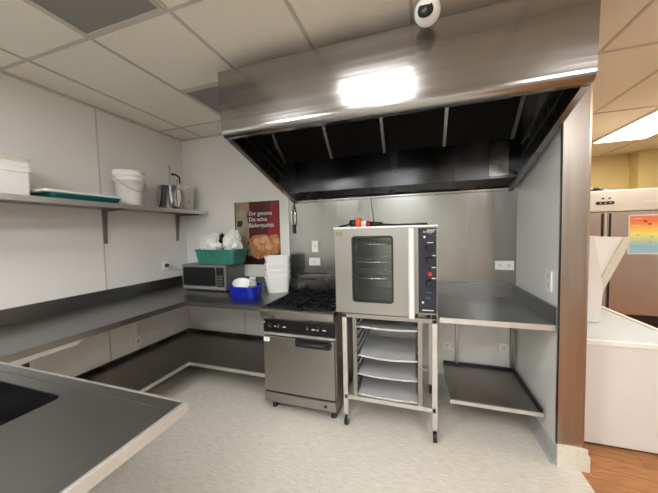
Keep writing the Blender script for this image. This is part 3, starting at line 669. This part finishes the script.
for s in (-1, 1): MB().tube([(pc[0]+s*.114, pc[1]-.03, pc[2]+.22), (pc[0]+s*.15, pc[1]-.03, pc[2]+.225), (pc[0]+s*.15, pc[1]+.03, pc[2]+.225), (pc[0]+s*.114, pc[1]+.03, pc[2]+.22)], .006).build('handle', M['chrome'], t)
t = thing('ladle', 'steel ladle with a black grip standing in the steel pot', 'ladle', (-2.65, 2.40, 1.84))
MB().tube([(-2.64, 2.37, 1.84), (-2.66, 2.42, 2.10), (-2.665, 2.435, 2.30)], .008).build('handle', M['chrome'], t)
MB().tube([(-2.665, 2.435, 2.30), (-2.66, 2.42, 2.325), (-2.655, 2.40, 2.32)], .007).build('hook', M['chrome'], t)
MB().lathe([(0, 0), (.025, .004), (.04, .03), (.038, .03), (.02, .008), (0, .006)], (-2.64, 2.37, 1.83), 16).build('bowl', M['chrome'], t)
t = thing('serving_spoon', 'black handled spoon leaning out of the steel pot', 'spoon', (-2.63, 2.45, 1.84))
MB().tube([(-2.64, 2.42, 1.85), (-2.62, 2.47, 2.08), (-2.615, 2.49, 2.17)], .006).build('handle', M['chrome'], t)
MB().tube([(-2.625, 2.42, 2.215), (-2.618, 2.47, 2.222), (-2.612, 2.51, 2.20), (-2.61, 2.52, 2.13)], .012).build('grip', M['black'], t)
t = thing('plastic_jug', 'cloudy clear plastic jug at the right end of the wall shelf', 'jug', (-2.68, 2.66, zs))
open_tub(-2.78, -2.60, 2.575, 2.725, zs, 2.115, .018, .004, .04, .006, 5).build('vessel', M['clear'], t)
MB().tube([(-2.60, 2.60, 2.09), (-2.56, 2.60, 2.08), (-2.55, 2.60, 1.98), (-2.585, 2.60, 1.92)], .010).build('handle', M['clear'], t)

# ------------------------------------------------------------------ ceiling camera
t = thing('security_camera', 'white dome security camera on the ceiling in front of the hood', 'camera', (.058, 1.50, HCE))
MB().lathe([(0, 0), (.06, 0), (.058, -.018), (.03, -.028), (.03, -.10), (0, -.10)], (.058, 1.50, HCE), 24).build('mount', M['white'], t)
_m = math
sp = MB(); sp.lathe([(.062*_m.sin(pi*i/14), -.062*_m.cos(pi*i/14)) for i in range(15)], (.058, 1.50, 2.605), 26); sp.build('housing', M['white'], t)
o = MB().lathe([(.0, .0), (.030, -.005), (.038, -.018), (.038, -.028)], (0, 0, 0), 20).build('lens', M['black'], t, world=False)
o.location = Vector((.046, 1.438, 2.592))-t.location; o.rotation_euler = (1.35, 0, -.12)

# ------------------------------------------------------------------ the next room
t = thing('tall_fridge', 'tall double door stainless steel fridge beyond the post', 'fridge', (2.2, 4.4, 0))
gx0, gx1, gy, gz = 1.40, 2.90, 4.0, 1.932
Box(gx0, gx1, gy+.04, gy+.75, .12, gz-.004).build('cabinet', M['fridge'], t)
Box(gx0, gx1, gy-.015, gy+.04, 1.69, gz).build('header', M['fridgetop'], t, .006)
for x0, x1 in ((gx0+.004, 2.082), (2.104, gx1-.004)):
    d = Box(x0, x1, gy-.01, gy+.04, .50, 1.683).build('door', M['fridge'], t, .006)
    xh = x1-.028 if x0 < 2 else x0+.018
    Box(xh-.01, xh+.01, gy-.02, gy-.008, .52, 1.67).build('handle', M['black'], d, .002)
Box(2.083, 2.103, gy+.0, gy+.04, .50, 1.683).build('centre_strip', M['fridgetop'], t)
Box(gx0+.01, gx1-.01, gy+.01, gy+.04, .14, .49).build('grille', M['black'], t)
MB().prism(rr(1.985, 2.155, 1.772, 1.808, .016), 'y', gy-.022, gy-.014).build('display', M['black'], t)
for x in (2.05, 2.11): MB().cyl((x, gy-.024, 1.843), 'y', .010, .010, 12).build('dial', M['black'], t)
for k in range(3): Box(2.02+k*.045, 2.035+k*.045, gy-.0235, gy-.0215, 1.786, 1.794).build('digit', M['print'], t)
Box(2.42, 2.56, gy-.0165, gy-.014, 1.785, 1.797).build('name_strip', M['print'], t)
for x in (gx0+.06, gx1-.06):
    for y in (gy+.1, gy+.68): MB().cyl((x, y, 0), 'z', .022, .121, 14).build('leg', M['black'], t)
t = thing('rainbow_chart', 'rainbow coloured chart on the right fridge door', 'chart', (2.5, gy-.012, 1.42))
Box(2.292, 2.80, gy-.0145, gy-.0105, 1.205, 1.64).build('sheet', M['rainbow'], t)
MB().ring([(2.286, 1.199), (2.806, 1.199), (2.806, 1.646), (2.286, 1.646)], [(2.300, 1.213), (2.792, 1.213), (2.792, 1.632), (2.300, 1.632)], 'y', gy-.0155, gy-.0105).build('border', M['print'], t)
for x, z, s in ((2.42, 1.56, .018), (2.46, 1.53, .016), (2.48, 1.39, .014), (2.47, 1.33, .016), (2.36, 1.41, .012), (2.54, 1.46, .012)):
    Box(x, x+s*1.6, gy-.0165, gy-.0145, z, z+s).build('chart_mark', M['pred' if z > 1.5 else 'cove'], t)
for x0, z in ((2.33, 1.60), (2.33, 1.52), (2.33, 1.44), (2.33, 1.36)): Box(x0, x0+.07, gy-.016, gy-.0145, z-.003, z+.003).build('chart_line', M['print'], t)
t = crumple('dark_bag', 'flat black bag lying on top of the tall fridge', (2.0, 4.12, gz+.022), .14, .08, .032, 3.3, 'black')
# white chest
t = thing('chest_freezer', 'white chest with a pale lid standing on the wood floor beside the post', 'chest', (1.4, 2.9, 0))
Box(1.107, 1.725, 2.296, 3.52, .012, .715).build('body', M['whiteb'], t, .006)
Box(1.12, 1.71, 2.31, 3.50, .0, .012).build('plinth', M['black'], t)
MB().ring(rr(1.103, 1.73, 2.290, 3.526, .012, 3), rr(1.13, 1.70, 2.318, 3.498, .01, 3), 'z', .715, .742).build('rim', M['white'], t)
Box(1.13, 1.70, 2.318, 3.498, .715, .732).build('lid', M['ltblue'], t)
t = thing('folded_panel', 'white wedge-shaped panel standing upright on the white chest', 'panel', (1.42, 2.8, .74))
MB().prism([(1.345, 1.445), (1.375, 1.445), (1.44, 1.03), (1.425, .735), (1.335, .735)], 'y', 2.76, 2.80).build('near_flap', M['whiteb'], t, .004)
MB().prism([(1.372, 1.442), (1.60, 1.430), (1.595, 1.39), (1.432, 1.045)], 'y', 2.79, 2.825).build('far_flap', M['white'], t, .003)
MB().prism([(1.57, 1.432), (1.612, 1.430), (1.61, 1.385), (1.445, .985), (1.425, 1.02), (1.432, 1.10)], 'y', 2.775, 2.795).build('edge_strip', M['cream'], t, .003)
